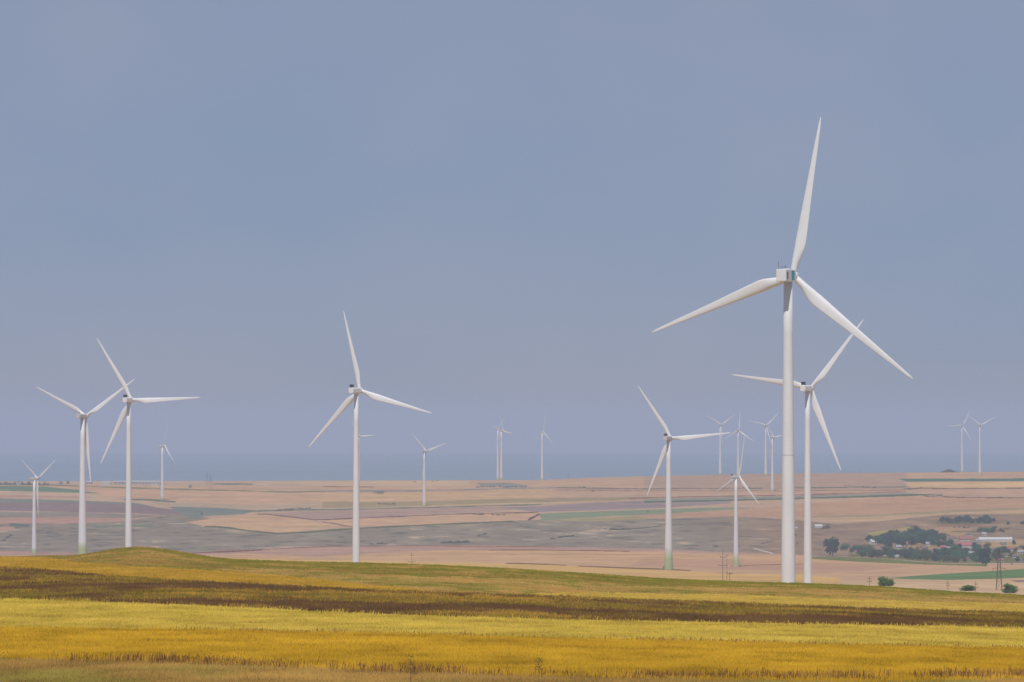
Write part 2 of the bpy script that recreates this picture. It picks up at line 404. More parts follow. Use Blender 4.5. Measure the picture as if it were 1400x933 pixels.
def build_ground():
    cols = np.concatenate([np.linspace(-2600, -60, 60, endpoint=False), np.arange(-60, 1460, 2.2), np.linspace(1462, 4000, 60)])
    t = np.linspace(1, 0, 190)
    Dn = 1 / (1 / CREST_D + t * (1 / 125 - 1 / CREST_D))
    near = np.array([0.5, 6, 15, 30, 50, 75, 100])
    mid = np.array([815, 835, 860, 900, 950, 1000, 1100, 1200, 1357, 1500, 1700, 1900, 2100])
    # valley rows spaced by apparent height
    dd = np.linspace(2100, 9800, 5000); Yv = np.minimum.accumulate(rowY(dd, np.full_like(dd, 700)))
    ys = np.arange(Yv[0], Yv[-1], -.42); vals = np.interp(-ys, -Yv, dd)
    vals = np.unique(np.concatenate([vals, np.arange(2100, 5400, 40)]))
    far = np.array([9850, 9950, 10100, 10300, 10600, 11200, 13000, 14500])
    Ds = np.unique(np.concatenate([near, Dn, mid, vals, far]))
    Dg, xg = np.meshgrid(Ds, cols, indexing='ij')
    z = height(Dg, xg)
    V = np.stack([wx(xg, Dg), Dg, z], -1).reshape(-1, 3)
    nr, nc = Dg.shape
    i = np.arange(nr * nc).reshape(nr, nc)
    Fc = np.stack([i[:-1, :-1], i[:-1, 1:], i[1:, 1:], i[1:, :-1]], -1).reshape(-1, 4)
    # colours
    x = xg.ravel(); D = Dg.ravel(); y = rowY(D, x); X = wx(x, D)
    C = np.zeros((len(x), 3)); C[:] = albedo((178, 156, 146), D)
    fgm = D < 1150
    c, zz = fg_color(x[fgm], y[fgm], D[fgm]); C[fgm] = c * .92
    vm = ~fgm
    xv, yv, Dv, Xv = x[vm], y[vm], D[vm], X[vm]
    wob = (fbm(Xv / 60, Dv / 300, 3) - .5) * 1.2
    cv = C[vm]; scr = np.zeros(len(xv), bool)
    for look, poly in FIELDS:
        m = inside(xv, yv + wob * .6, poly)
        cv[m] = albedo(look, Dv[m]); scr[m] = look == SCRUB
    for look, w, line in LINES:
        lx = [p[0] for p in line]; ly = [p[1] for p in line]
        m = (xv > lx[0]) & (xv < lx[-1]) & (np.abs(yv + wob * .5 - np.interp(xv, lx, ly)) < w * (.6 + .8 * vnoise(Xv / 25, Dv * 0, 77)))
        cv[m] = albedo(look, Dv[m]); scr[m] = False
    # scrubland: mottled grass, bare earth and bushes
    n = fbm(Xv / 70, Dv / 130, 51, 5); n2 = fbm(Xv / 22, Dv / 60, 61, 4)
    f = 1 + (n - .5) * .6 + (n2 - .5) * .55
    f = np.where(scr, f, 1 + (n - .5) * .26 + (fbm(Xv / 240, Dv / 45, 91, 3) - .5) * .34 + (fbm(Xv / 12, Dv / 30, 95, 3) - .5) * .22)
    cv = cv * np.clip(f, .35, 1.7)[:, None]
    m = scr & (n2 > .70) & (n > .5); cv[m] = cv[m] * .3 + albedo((190, 170, 155), Dv[m]) * .7
    m = scr & (n2 < .33); cv[m] = cv[m] * .45 + np.array([.05, .065, .05]) * .55
    rt = scr & (xv > 950); t = np.clip((xv - 950) / 120, 0, 1)[:, None] * .55
    cv = np.where(rt[:, None], cv * (1 - t) + albedo((158, 134, 124), Dv) * t * np.clip(f, .4, 1.6)[:, None], cv)
    tum = (np.abs(xv - 1297) < 16) & (np.abs(Dv - 9500) < 260) & (yv < 646)
    cv[tum] = albedo((112, 118, 128), Dv[tum])
    C[vm] = cv
    g = fast_mesh('ground', V, Fc, M['ground'], True, C)
    tag(g, kind='structure')
    return g

build_ground()

# ------------------------------------------------------------------ sea: follows the curve of the earth to its horizon
def build_sea():
    m = bpy.data.materials.new('sea_water'); m.use_nodes = True
    nt = m.node_tree; b = nt.nodes['Principled BSDF']
    b.inputs['Base Color'].default_value = (.018, .05, .085, 1); b.inputs['Roughness'].default_value = .3
    n = nt.nodes.new('ShaderNodeTexNoise'); n.inputs['Scale'].default_value = .0011; n.inputs['Detail'].default_value = 5
    tc = nt.nodes.new('ShaderNodeTexCoord'); mp = nt.nodes.new('ShaderNodeMapping'); mp.inputs['Scale'].default_value = (.25, 1, 0)
    nt.links.new(tc.outputs['Object'], mp.inputs['Vector']); nt.links.new(mp.outputs[0], n.inputs['Vector'])
    cr = nt.nodes.new('ShaderNodeMixRGB'); cr.inputs[1].default_value = (.05, .155, .22, 1); cr.inputs[2].default_value = (.21, .30, .36, 1)
    nt.links.new(n.outputs['Fac'], cr.inputs[0]); nt.links.new(cr.outputs[0], b.inputs['Base Color'])
    Ds = np.concatenate([np.linspace(10200, 20000, 40), np.linspace(20500, 46000, 60)])
    u = np.linspace(-.5, .5, 61)
    Dg, ug = np.meshgrid(Ds, u, indexing='ij')
    V = np.stack([ug * Dg, Dg, -(115 + Dg ** 2 / 14.8e6)], -1).reshape(-1, 3)
    nr, nc = Dg.shape; i = np.arange(nr * nc).reshape(nr, nc)
    Fc = np.stack([i[:-1, :-1], i[:-1, 1:], i[1:, 1:], i[1:, :-1]], -1).reshape(-1, 4)
    tag(fast_mesh('sea', V, Fc, m, True), kind='structure')
build_sea()

# ------------------------------------------------------------------ crops and grasses of the near slope
def tufts(name, zones, n, hgt, wid, label, cat, lean=.5, blades=3, bright=.94, strip=None):
    """n tufts spread evenly over the part of the slope the zones cover"""
    n = int(n * 1.2); x = RNG.uniform(-190, 1590, n * 3); s = RNG.random(n * 3)
    t = s ** 1.15 * 1.03
    D = 1 / (1 / CREST_D + t * (1 / 130 - 1 / CREST_D))
    y = rowY(D, x)
    # ragged borders between crops
    jx = RNG.normal(0, .35, len(x))
    if strip is None:
        z = fg_zone(x, y + jx); keep = np.isin(z, zones)
    else:
        lx = [p[0] for p in strip]; ly = [p[1] for p in strip]
        off = y - np.interp(x, lx, ly)
        dens = fbm(wx(x, D) / 6, D * 0 + 3, 17, 3)
        keep = (np.abs(off) < strip_w) & (RNG.random(len(x)) < np.clip((dens - .42) * 4, .03, 1))
    x, D, y = x[keep][:n], D[keep][:n], y[keep][:n]
    k = len(x)
    X = wx(x, D); Z = height(D, x)
    c, _ = fg_color(x, y, D)
    if strip is not None:
        pal = np.array([srgb(104, 68, 44), srgb(124, 92, 46), srgb(92, 60, 44), srgb(150, 108, 56)]); c = pal[RNG.integers(0, 4, k)]
    vn = fbm(X / 5, D / 12, 33, 3)
    vs = fbm(X / 1.6, D / 5, 37, 3)
    h = hgt * (0.6 + .5 * RNG.random(k) + .5 * (vn - .5)); w = np.maximum(wid, D / 4871 * .5)
    Vs = []; Cs = []
    for b in range(blades):
        a = RNG.normal(0, .55, k); l = RNG.normal(0, lean * .6, k); l2 = RNG.normal(.5, .22, k)   # stalks shaped to lean away from the viewer so their faces catch sun
        ox = RNG.normal(0, .12, k); oy = RNG.normal(0, .12, k)
        hb = h * RNG.uniform(.65, 1.1, k)
        ca, sa = np.cos(a) * w / 2, np.sin(a) * w / 2
        bx, by = X + ox, D + oy
        p0 = np.stack([bx - ca, by - sa, Z - .03], 1); p1 = np.stack([bx + ca, by + sa, Z - .03], 1)
        p2 = np.stack([bx + ca * .8 + l * hb, by + sa * .8 + l2 * hb, Z + hb * .96], 1)
        p3 = np.stack([bx - ca * .8 + l * hb, by - sa * .8 + l2 * hb, Z + hb], 1)
        Vs.append(np.stack([p0, p1, p2, p3], 1))
        v = (RNG.uniform(.82, 1.12, (k, 1)) * bright) * (1 + RNG.normal(0, .05, (k, 3))) * (1 + (vn[:, None] - .5) * .5 + (vs[:, None] - .5) * .5)
        v = np.where(RNG.random((k, 1)) < np.clip((vs[:, None] - .5) * -1.2, .015, .4), v * np.array([.66, .68, .70]), v)
        Cs.append(np.repeat(np.clip(c * v, .01, .8)[:, None, :], 4, 1))
    V = np.concatenate(Vs).reshape(-1, 3); C = np.concatenate(Cs).reshape(-1, 3)
    Fc = np.arange(len(V)).reshape(-1, 4)
    o = fast_mesh(name, V, Fc, M['crop'], False, C)
    return tag(o, label, cat, kind='stuff')

tufts('golden_crop', [2, 6], 190000, .21, .016, 'golden yellow ripening crop across the foreground', 'crop', lean=.5)
tufts('pale_crop', [3, 5], 150000, .17, .016, 'pale straw yellow cereal strip between the golden crop and dark weeds', 'crop', lean=.5)
tufts('dark_weeds', [4], 120000, .30, .025, 'dark maroon and olive weeds in a long strip across the slope', 'weeds', lean=.4)
tufts('meadow_grass', [0, 1], 130000, .18, .022, 'olive green and tan grass along the crest of the slope', 'grass', lean=.35)
tufts('dry_grass', [7], 110000, .17, .015, 'dry tan and greenish rough grass at the bottom edge', 'grass', lean=.45)
strip_w = 1.3
tufts('border_weeds', None, 24000, .27, .02, 'brown weed row between the golden crop and the pale cereal', 'weeds', lean=.35, bright=1.0,
      strip=[(-60, 861), (250, 864), (500, 869), (750, 876), (1000, 882), (1200, 886.5), (1460, 891)])
strip_w = 2.6
tufts('roadside_weeds', None, 28000, .38, .014, 'brown seed-headed weeds along the lower edge of the golden crop', 'weeds', lean=.3, bright=1.0,
      strip=[(-60, 903.5), (200, 907), (300, 912), (500, 921), (700, 927), (1000, 932), (1200, 933), (1460, 931)])

# ------------------------------------------------------------------ wind turbines
def blade_mesh(L=45.0, pitch=0.0):
    """blade along +Z, rotor axis +Y (pointing upwind, away); trailing edge towards +X"""
    st = [(1.0, 2.0, 1.0, 0), (2.4, 2.0, 1.0, 2), (4.0, 2.15, .85, 8), (6.0, 2.75, .58, 13), (8.2, 3.35, .42, 14), (10, 3.5, .34, 13), (13, 3.25, .29, 11),
          (17, 2.85, .26, 8.5), (22, 2.35, .23, 6), (27, 1.95, .21, 4.2), (32, 1.55, .2, 2.6), (37, 1.18, .19, 1.2), (41, .85, .18, .2), (43.6, .55, .18, -.5), (44.7, .28, .2, -.6), (45, .08, .3, -.6)]
    seg = 16; V = []; Fc = []
    for r, ch, th, tw in st:
        bl = min(1, max(0, (r - 2.4) / 5.0))
        tw = math.radians(tw + 4)
        bend = -1.2 * (r / 45) ** 2
        for k in range(seg):
            t = 2 * math.pi * k / seg
            cx = .5 * ch * math.cos(t); cy = .5 * ch * math.sin(t)
            u = (math.cos(t) + 1) / 2
            # aerofoil: blunt nose at -X, thin tail at +X
            ax = -.30 * ch + ch * u
            ay = th * ch * .5 * math.copysign(abs(math.sin(t)) ** 1.0, math.sin(t)) * (1.25 - u) ** .8 * 1.05
            px = cx * (1 - bl) + ax * bl; py = cy * (1 - bl) + ay * bl
            x = px * math.cos(tw) - py * math.sin(tw); y = px * math.sin(tw) + py * math.cos(tw)
            V.append((x, -y + bend * -1, r * L / 45))
    n = len(st)
    for i in range(n - 1):
        for k in range(seg):
            k2 = (k + 1) % seg
            Fc.append((i * seg + k, i * seg + k2, (i + 1) * seg + k2, (i + 1) * seg + k))
    Fc.append(tuple((n - 1) * seg + k for k in range(seg)))
    return V, Fc

_blade = None
def get_blade():
    global _blade
    if _blade is None:
        V, Fc = blade_mesh()
        me = bpy.data.meshes.new('blade'); me.from_pydata(V, [], Fc); me.update()
        me.polygons.foreach_set('use_smooth', np.ones(len(me.polygons), bool)); me.materials.append(M['blade'])
        _blade = me
    return _blade

def rounded_box(name, x0, x1, y0, y1, z0, z1, r, mat, parent, taper_back=1.0):
    """box with bevelled long edges, axis along Y"""
    prof = []
    cx, cz = (x0 + x1) / 2, (z0 + z1) / 2; hx, hz = (x1 - x0) / 2, (z1 - z0) / 2
    for qx, qz, a0 in ((1, 1, 0), (-1, 1, 90), (-1, -1, 180), (1, -1, 270)):
        for a in (0, 30, 60, 90):
            t = math.radians(a0 + a)
            prof.append((qx * (hx - r) + r * math.cos(t), qz * (hz - r) + r * math.sin(t)))
    n = len(prof); V = []; Fc = []
    ys = [(y0, .93 * taper_back), (y0 + .18, 1.0 * taper_back), (y1 - .5, 1.0), (y1, .9)]
    for y, s in ys:
        for px, pz in prof: V.append((cx + px * s, y, cz + pz * s))
    for i in range(len(ys) - 1):
        for k in range(n):
            k2 = (k + 1) % n
            Fc.append((i * n + k, (i + 1) * n + k, (i + 1) * n + k2, i * n + k2))
    Fc.append(tuple(range(n))); Fc.append(tuple(reversed([(len(ys) - 1) * n + k for k in range(n)])))
    o = mesh_from(name, V, Fc, mat, parent)
    return o

def turbine(label, tower_x, hub, Lpx, yaw, th0, D=None, base_y=None, green=0.0, cooler=True, detail=1, hero=False, group='wind turbines'):
    if D is None: D = hit(tower_x, base_y)
    g = ground_at(tower_x, D)
    Lm = Lpx * D / F; s = Lm / 45.0
    yaw = math.radians(yaw)
    hubz = -(hub[1] - EYE) * D / F
    root = empty('wind_turbine', g)
    tag(root, label, 'wind turbine', group)
    H = hubz - g.z                        # hub height over ground
    top = H - 1.75 * s                    # tower top under the nacelle
    # tower
    seg = 32 if hero else 20
    rb, rt = (2.12 if hero else 2.2) * s, 1.22 * s
    if green > 0: rb, rt = (3.1 if detail else 3.5) * s, 1.4 * s
    zs = sorted(set([-1.5] + [top * f for f in (0, .012, .02, .04, .06, .08, .1, .12, .14, .16, .18, .25, .4, .55, .7, .85, 1)]))
    mb = MB(); mb.tube([(rb + (rt - rb) * (max(0, z) / top) ** (.72 if green > 0 else 1), z) for z in zs], seg, caps=True)
    tw = mb.build('tower', M['tower'], root, True)
    wc = np.array([.68, .685, .685]); gc = np.array([.34, .42, .15])
    cols = []
    for z in zs:
        f = z / top
        k = 0 if green <= 0 else np.clip((1 - f / green) * 1.5, 0, 1)
        k = math.ceil(k * 5) / 5 * .85
        cols += [wc * (1 - k) + gc * k] * seg
    at = tw.data.color_attributes.new('col', 'FLOAT_COLOR', 'POINT')
    c4 = np.ones((len(cols), 4), np.float32); c4[:, :3] = cols; at.data.foreach_set('color', c4.ravel())
    if hero:
        for rowp in (622,):
            z = -(rowp - EYE) * D / F - g.z; pr = .035 if rowp == 622 else .012; r = rb + (rt - rb) * z / top
            mb = MB(); mb.tube([(r - .05, z - .1), (r + pr, z - .1), (r + pr, z + .1), (r - .05, z + .1)], seg, caps=False)
            mb.build('tower_flange', M['grey'], root, True)
    # nacelle: local frame with +Y = upwind
    R = Matrix.Rotation(-yaw, 4, 'Z')
    nac_y0, nac_y1 = -6.4 * s, 3.0 * s
    if hero: nac = rounded_box('nacelle', -1.45 * s, 1.45 * s, nac_y0, nac_y1, -1.75 * s, 1.65 * s, .22 * s, M['white'], root)
    else:    nac = rounded_box('nacelle', -1.6 * s, 1.6 * s, nac_y0, nac_y1, -1.75 * s, 1.55 * s, .75 * s, M['grey'] if green > 0 else M['white'], root, .92)
    nac.location = (0, 0, H); nac.rotation_euler = (0, 0, -yaw)
    if cooler:
        mb = MB(); mb.box((-.2 * s, -5.0 * s, 2.35 * s), (2.0 * s, 1.1 * s, 1.5 * s)); mb.box((-.2 * s, -5.0 * s, 3.13 * s), (2.15 * s, 1.25 * s, .1 * s))
        mb.build('cooler', M['dark'], nac)
    if hero:
        mb = MB(); mb.box((1.475 * s, -4.9 * s, -.1 * s), (.06 * s, .75 * s, 2.0 * s)); mb.build('louvre', M['dark'], nac)
        mb = MB(); mb.box((1.47 * s, .0 * s, .05 * s), (.05 * s, 2.5 * s, 2.6 * s)); em = mb.build('emblem', M['teal'], nac)
        for q in (-.78, .0, .78):
            mb = MB(); mb.box((1.505 * s, .0 * s, .05 * s + q * s), (.03 * s, 1.1 * s, .2 * s)); mb.build('emblem_mark', M['paleteal'], em)
        for px, py, h in ((-1.0, -5.6, 2.3), (.9, -5.2, 1.2)):
            mb = MB(); mb.bar((px * s, py * s, 1.6 * s), (px * s, py * s, (1.6 + h) * s), .09 * s); mb.build('antenna', M['steel'], nac)
        mb = MB(); mb.box((.2 * s, -.6 * s, 1.78 * s), (1.6 * s, 3.4 * s, .26 * s)); mb.build('roof_hatch', M['white'], nac)
        mb = MB()
        for py in (-3.6, -1.8, 0, 1.6):
            mb.bar((-1.1 * s, py * s, 1.6 * s), (-1.1 * s, py * s, 2.5 * s), .06 * s)
        mb.bar((-1.1 * s, -3.6 * s, 2.5 * s), (-1.1 * s, 1.6 * s, 2.5 * s), .06 * s)
        mb.build('handrail', M['steel'], nac)
    elif detail:
        mb = MB(); mb.bar((.9 * s, -5.6 * s, 1.4 * s), (.9 * s, -5.6 * s, 3.2 * s), .12 * s); mb.build('anemometer', M['steel'], nac)
    # hub with spinner
    ov = 4.6 * s
    hb = MB(); hb.tube([(1.2 * s, -1.5 * s), (1.55 * s, -1.1 * s), (1.62 * s, .4 * s), (1.4 * s, 1.4 * s), (.9 * s, 2.1 * s), (.25 * s, 2.4 * s)], 24, 'Y')
    hub_o = hb.build('hub', M['white'], root, True)
    hub_o.location = (math.sin(yaw) * ov, math.cos(yaw) * ov, H); hub_o.rotation_euler = (0, 0, -yaw)
    for k in range(3):
        b = bpy.data.objects.new('blade', get_blade()); COL.objects.link(b); b.parent = root
        th = math.radians(th0 + 120 * k)
        b.matrix_local = Matrix.Translation(hub_o.location) @ Matrix.Rotation(-yaw, 4, 'Z') @ Matrix.Rotation(th, 4, 'Y') @ Matrix.Scale(s, 4)
    return root

def fit(tips):
    """blade tips in the photo -> (hub pixel, blade length, yaw, first blade angle)"""
    hx = sum(t[0] for t in tips) / 3; hy = sum(t[1] for t in tips) / 3
    d = [(t[0] - hx, t[1] - hy) for t in tips]
    L = math.sqrt(sum(q[1] ** 2 for q in d) / 1.5); c = min(.999, math.sqrt(sum(q[0] ** 2 for q in d) / 1.5) / L)
    an = [math.degrees(math.atan2(q[0] / c, -q[1])) for q in d]
    a0 = an[0]; acc = 0
    for a in an:
        e = (a - a0 + 60) % 120 - 60; acc += e
    return (hx, hy), L, math.degrees(math.acos(c)), a0 + acc / 3

def turb_fit(label, tx, tips, **k):
    hub, L, yaw, a = fit(tips)
    return turbine(label, tx, hub, L, yaw, a, **k)

turb_fit('nearest and tallest white wind turbine with a teal emblem on its nacelle', 1077.5, [(1120, 160), (895, 450), (1248, 521)], D=1357, cooler=False, hero=True)
turb_fit('white wind turbine partly behind the tallest one, black cooler box on its nacelle', 1104, [(1003, 509), (1152, 645), (1177, 439)], D=2489)
turb_fit('white wind turbine standing alone left of centre, its foot behind the grassy crest', 487, [(467, 424), (592, 567), (421, 611)], D=2654)
turb_fit('white wind turbine rising directly behind the grassy mound', 176, [(129, 461), (276, 545), (137, 635)], D=2982)
turb_fit('wind turbine with a green foot at the left end of the grassy mound', 113, [(47, 528), (188, 519), (127, 660)], D=3290, green=.10, cooler=False)
turb_fit('green footed wind turbine right of centre with one blade level to the right', 914, [(873, 526), (1000, 594), (889, 678)], base_y=779, green=.18)
turb_fit('leftmost wind turbine of all, small, with two blades raised in a V', 47, [(24.5, 626.5), (79, 630.5), (54.5, 707)], base_y=757, green=.09, cooler=False)
turb_fit('green footed wind turbine left of the tallest one with its rotor near the skyline', 1006, [(1016.7, 596), (983.7, 668.6), (1039.5, 692.7)], base_y=775, green=.15)
turbine('small wind turbine seen almost edge on, right of the industrial hall', 222, (226, 610), 41, 62, 8, base_y=684, green=.08, cooler=False)
turbine('small wind turbine just right of the lone central one, blades raised in a V', 580, (583, 617), 37.8, 40, -48, base_y=692, green=.08, cooler=False)
far = 'distant wind turbines on the skyline'
turbine('left one of the two overlapping skyline turbines near the middle', 680.5, (681.5, 587), 24, 60, 40, base_y=656.5, green=.08, cooler=False, detail=0, group=far)
turbine('right one of the two overlapping skyline turbines near the middle', 685.3, (686.5, 589), 24, 56, -20, base_y=657, green=.08, cooler=False, detail=0, group=far)
turbine('single skyline turbine right of the overlapping pair near the middle', 741, (742, 591), 25, 56, 5, base_y=656.5, green=.05, cooler=False, detail=0, group=far)
turbine('skyline turbine crossed by the level blade tip of the green footed one', 984.5, (985.6, 581), 27, 37, -63, base_y=649, green=.04, cooler=False, detail=0, group=far)
turbine('skyline turbine whose tower rises straight above the green footed rotor', 1009, (1010.3, 589), 27, 30, 3, base_y=650, green=.04, cooler=False, detail=0, group=far)
turbine('taller of two skyline turbines just left of the tallest tower', 1046.8, (1048, 582), 27, 26, -75, base_y=650.5, green=.05, cooler=False, detail=0, group=far)
turbine('lower and nearer of two distant turbines just left of the tallest tower', 1055.8, (1057, 598), 29, 50, -40, base_y=672, green=.06, cooler=False, detail=0, group=far)
turbine('left one of the two skyline turbines at the right edge beside a low dark tumulus', 1315, (1316, 582), 24, 26, 28, base_y=646, green=.05, cooler=False, detail=0, group=far)
turbine('rightmost skyline turbine of all', 1339.3, (1340.3, 581.4), 26, 32, -57, base_y=649.5, green=.07, cooler=False, detail=0, group=far)
turbine('distant turbine hidden behind the lone central tower with one blade showing at its right', 490.5, (492, 596.5), 25, 30, 86, base_y=657.5, green=.05, cooler=False, detail=0, group=far)

# ------------------------------------------------------------------ trees and shrubs
def crown_mesh(seed, w, h, n, z0, lobes=7, leaf=.5, low=False):
    r = np.random.default_rng(seed)
    cs = []
    for i in range(lobes):
        a = r.uniform(0, 2 * math.pi); q = r.uniform(.1, .75) * w / 2; zz = z0 + h * r.uniform(.2, .8)
        cs.append((q * math.cos(a), q * math.sin(a), zz, w * r.uniform(.2, .33), h * r.uniform(.17, .27)))
    cs.append((0, 0, z0 + h * .5, w * .36, h * .40))
    if low:
        for i in range(6): cs.append((w * .3 * math.cos(i * 1.05), w * .3 * math.sin(i * 1.05), z0 + h * .22, w * .22, h * .25))
    V = []; Fc = []
    for i in range(n):
        cx, cy, cz, rw, rh = cs[r.integers(0, len(cs))]
        d = r.normal(0, 1, 3); d /= np.linalg.norm(d); q = r.uniform(.55, 1.05)
        p = np.array([cx + d[0] * rw * q, cy + d[1] * rw * q, max(z0 * .8, cz + d[2] * rh * q)])
        nrm = d + r.normal(0, .6, 3) + np.array([0, 0, .3]); nrm /= np.linalg.norm(nrm)
        a = np.cross(nrm, [0.3, .2, 1]); a /= np.linalg.norm(a); b = np.cross(nrm, a); sz = leaf * r.uniform(.6, 1.4)
        o = len(V)
        V += [p - a * sz * .6, p + b * sz * .45, p + a * sz * .7, p - b * sz * .5]; Fc.append((o, o + 1, o + 2, o + 3))
    return V, Fc

def limb_mesh(mb, a, b, r0, r1, seg=7):
    a, b = Vector(a), Vector(b); q = (b - a).to_track_quat('Z', 'Y').to_matrix()
    v = []
    for p, r in ((a, r0), (b, r1)):
        for k in range(seg):
            t = 2 * math.pi * k / seg; v.append(p + q @ Vector((r * math.cos(t), r * math.sin(t), 0)))
    mb.add(v, [(k, (k + 1) % seg, seg + (k + 1) % seg, seg + k) for k in range(seg)] + [tuple(range(seg, 2 * seg))])

def tree_proto(seed, w, h, n, mat, bole=.16, leaf=.55, lobes=7, name='tree'):
    root = empty(name, (0, 0, 0))
    r = random.Random(seed); mb = MB()
    limb_mesh(mb, (0, 0, -.3), (0, 0, h * .45), .022 * h, .013 * h)
    for k in range(5):
        a = r.uniform(0, 6.28); z = h * r.uniform(.2, .42); q = w * r.uniform(.2, .34)
        limb_mesh(mb, (0, 0, z), (q * math.cos(a), q * math.sin(a), z + h * r.uniform(.15, .35)), .010 * h, .004 * h, 5)
    mb.build('trunk' if name == 'tree' else 'stem', M['bark'], root)
    V, Fc = crown_mesh(seed, w, h * (1 - bole * .7), n, h * bole * .7, lobes, leaf, name != 'tree')
    mesh_from('crown' if name == 'tree' else 'foliage', V, Fc, mat, root)
    return root

PROTO = {}
def plant(kind, px, py, hpx, wpx, label, group=None, cat=None, D=None):
    """a tree or shrub of the given apparent size with its foot at photo pixel (px, py)"""
    if D is None: D = hit(px, py)
    g = ground_at(px, D)
    key, seed = kind.split(':'); seed = int(seed)
    ent = PROTO.get(kind)
    if ent is None:
        mats = {'dark': M['leafdark'], 'green': M['leaf'], 'olive': M['leafolive'], 'shrub': M['bush'], 'hedge': M['leafdark']}
        shrub = key in ('shrub', 'hedge')
        n = {'dark': 1000, 'green': 800, 'olive': 700, 'shrub': 2200, 'hedge': 420}[key]
        r = tree_proto(seed * 13 + len(key), 10, 10, n, mats[key], .03 if shrub else .1, {'dark': .8, 'green': .72, 'olive': .72}.get(key, .62), 9, 'shrub' if shrub else 'tree')
        o = r; PROTO[kind] = r
    else: o = copy_tree(ent)
    sh, sw = hpx * D / F / 10, wpx * D / F / 10
    o.location = g; o.scale = (sw, sw, sh); o.rotation_euler = (0, 0, random.uniform(0, 6.28))
    o['label'] = label; o['category'] = cat or ('shrub' if kind.split(':')[0] in ('shrub', 'hedge') else 'tree')
    if group: o['group'] = group
    elif 'group' in o: del o['group']
    return o

# shrubs on the crest
plant('shrub:1', 1211, 801.2, 14, 24, 'round green bush on the crest right of the tallest turbines', 'bushes on the crest')
plant('shrub:2', 1322, 808, 9.5, 24, 'low flat green bush on the crest left of the lattice pylon', 'bushes on the crest')
plant('shrub:3', 1379.5, 811, 14, 21, 'green bush on the crest right of the lattice pylon', 'bushes on the crest')
# single trees before the village
plant('dark:1', 1138, 760.5, 31, 24, 'big dark lone tree standing at the left end of the village')
plant('dark:2', 1347, 773, 25, 24, 'big round dark tree at the lower edge of the village beside the pylon')

def in_poly(poly, n, seed, sep):
    r = random.Random(seed); xs = [p[0] for p in poly]; ys = [p[1] for p in poly]; out = []; tries = 0
    while len(out) < n and tries < 6000:
        tries += 1
        p = (r.uniform(min(xs), max(xs)), r.uniform(min(ys), max(ys)))
        if not inside(np.array([p[0]]), np.array([p[1]]), poly)[0]: continue
        if any(abs(p[0] - q[0]) < sep and abs(p[1] - q[1]) < sep * .5 for q in out): continue
        out.append(p)
    return sorted(out, key=lambda q: q[1])

def grove(poly, n, seed, hpx, kinds, label, group, sep=3.0):
    r = random.Random(seed + 99)
    for p in in_poly(poly, n, seed, sep):
        h = r.uniform(*hpx) * 1.12
        plant(r.choice(kinds), p[0], p[1] + .6, h, h * r.uniform(.95, 1.4), label, group)

K1 = ['dark:1', 'dark:3', 'green:1', 'dark:4']; K2 = ['dark:3', 'green:1', 'green:2', 'olive:1', 'dark:4']
grove([(1186, 740), (1240, 734), (1250, 730), (1278, 733), (1278, 746), (1240, 746), (1215, 750), (1200, 746), (1190, 742)], 62, 1, (8, 13), K1,
      'dark tree in the dense belt along the upper left side of the village', 'trees in the dense village belt')
grove([(1152, 752), (1205, 756), (1205, 764), (1152, 760)], 17, 2, (7, 12), K2, 'tree in the loose row left of the village houses', 'trees left of the houses')
grove([(1205, 756), (1290, 757), (1345, 760), (1345, 771), (1290, 769), (1205, 763)], 72, 3, (6, 11), K2, 'green tree along the lower edge of the village', 'trees along the lower village edge')
grove([(1283, 713.5), (1358, 713), (1358, 715.5), (1283, 716)], 17, 4, (6, 9.5), K1, 'dark tree in the long row above the village roofs', 'row of trees above the roofs', 2.6)
grove([(1377, 716), (1420, 716), (1420, 718.5), (1377, 718)], 8, 5, (4.5, 7), K1, 'dark tree in the short row at the right edge above the white barn', 'row of trees above the barn', 2.6)
grove([(1340, 727), (1378, 724), (1378, 728), (1340, 730)], 8, 6, (4, 8), K2, 'tree just above the long white barn', 'trees just above the barn')
grove([(1285, 737), (1312, 745), (1330, 752), (1345, 758), (1300, 758), (1280, 750)], 20, 7, (6, 11), K2, 'tree among the red roofed houses', 'trees among the houses')
grove([(1330, 744), (1345, 748), (1372, 752), (1400, 752), (1420, 756), (1420, 767), (1352, 768), (1330, 756)], 34, 8, (5, 10), K2, 'tree below the white barn at the right end of the village', 'trees at the right end of the village')
grove([(1205, 749), (1290, 745), (1335, 749), (1335, 758), (1205, 758)], 26, 9, (3, 6), ['hedge:1', 'hedge:2', 'hedge:3', 'green:2'],
      'small garden bush between the village houses', 'garden bushes')
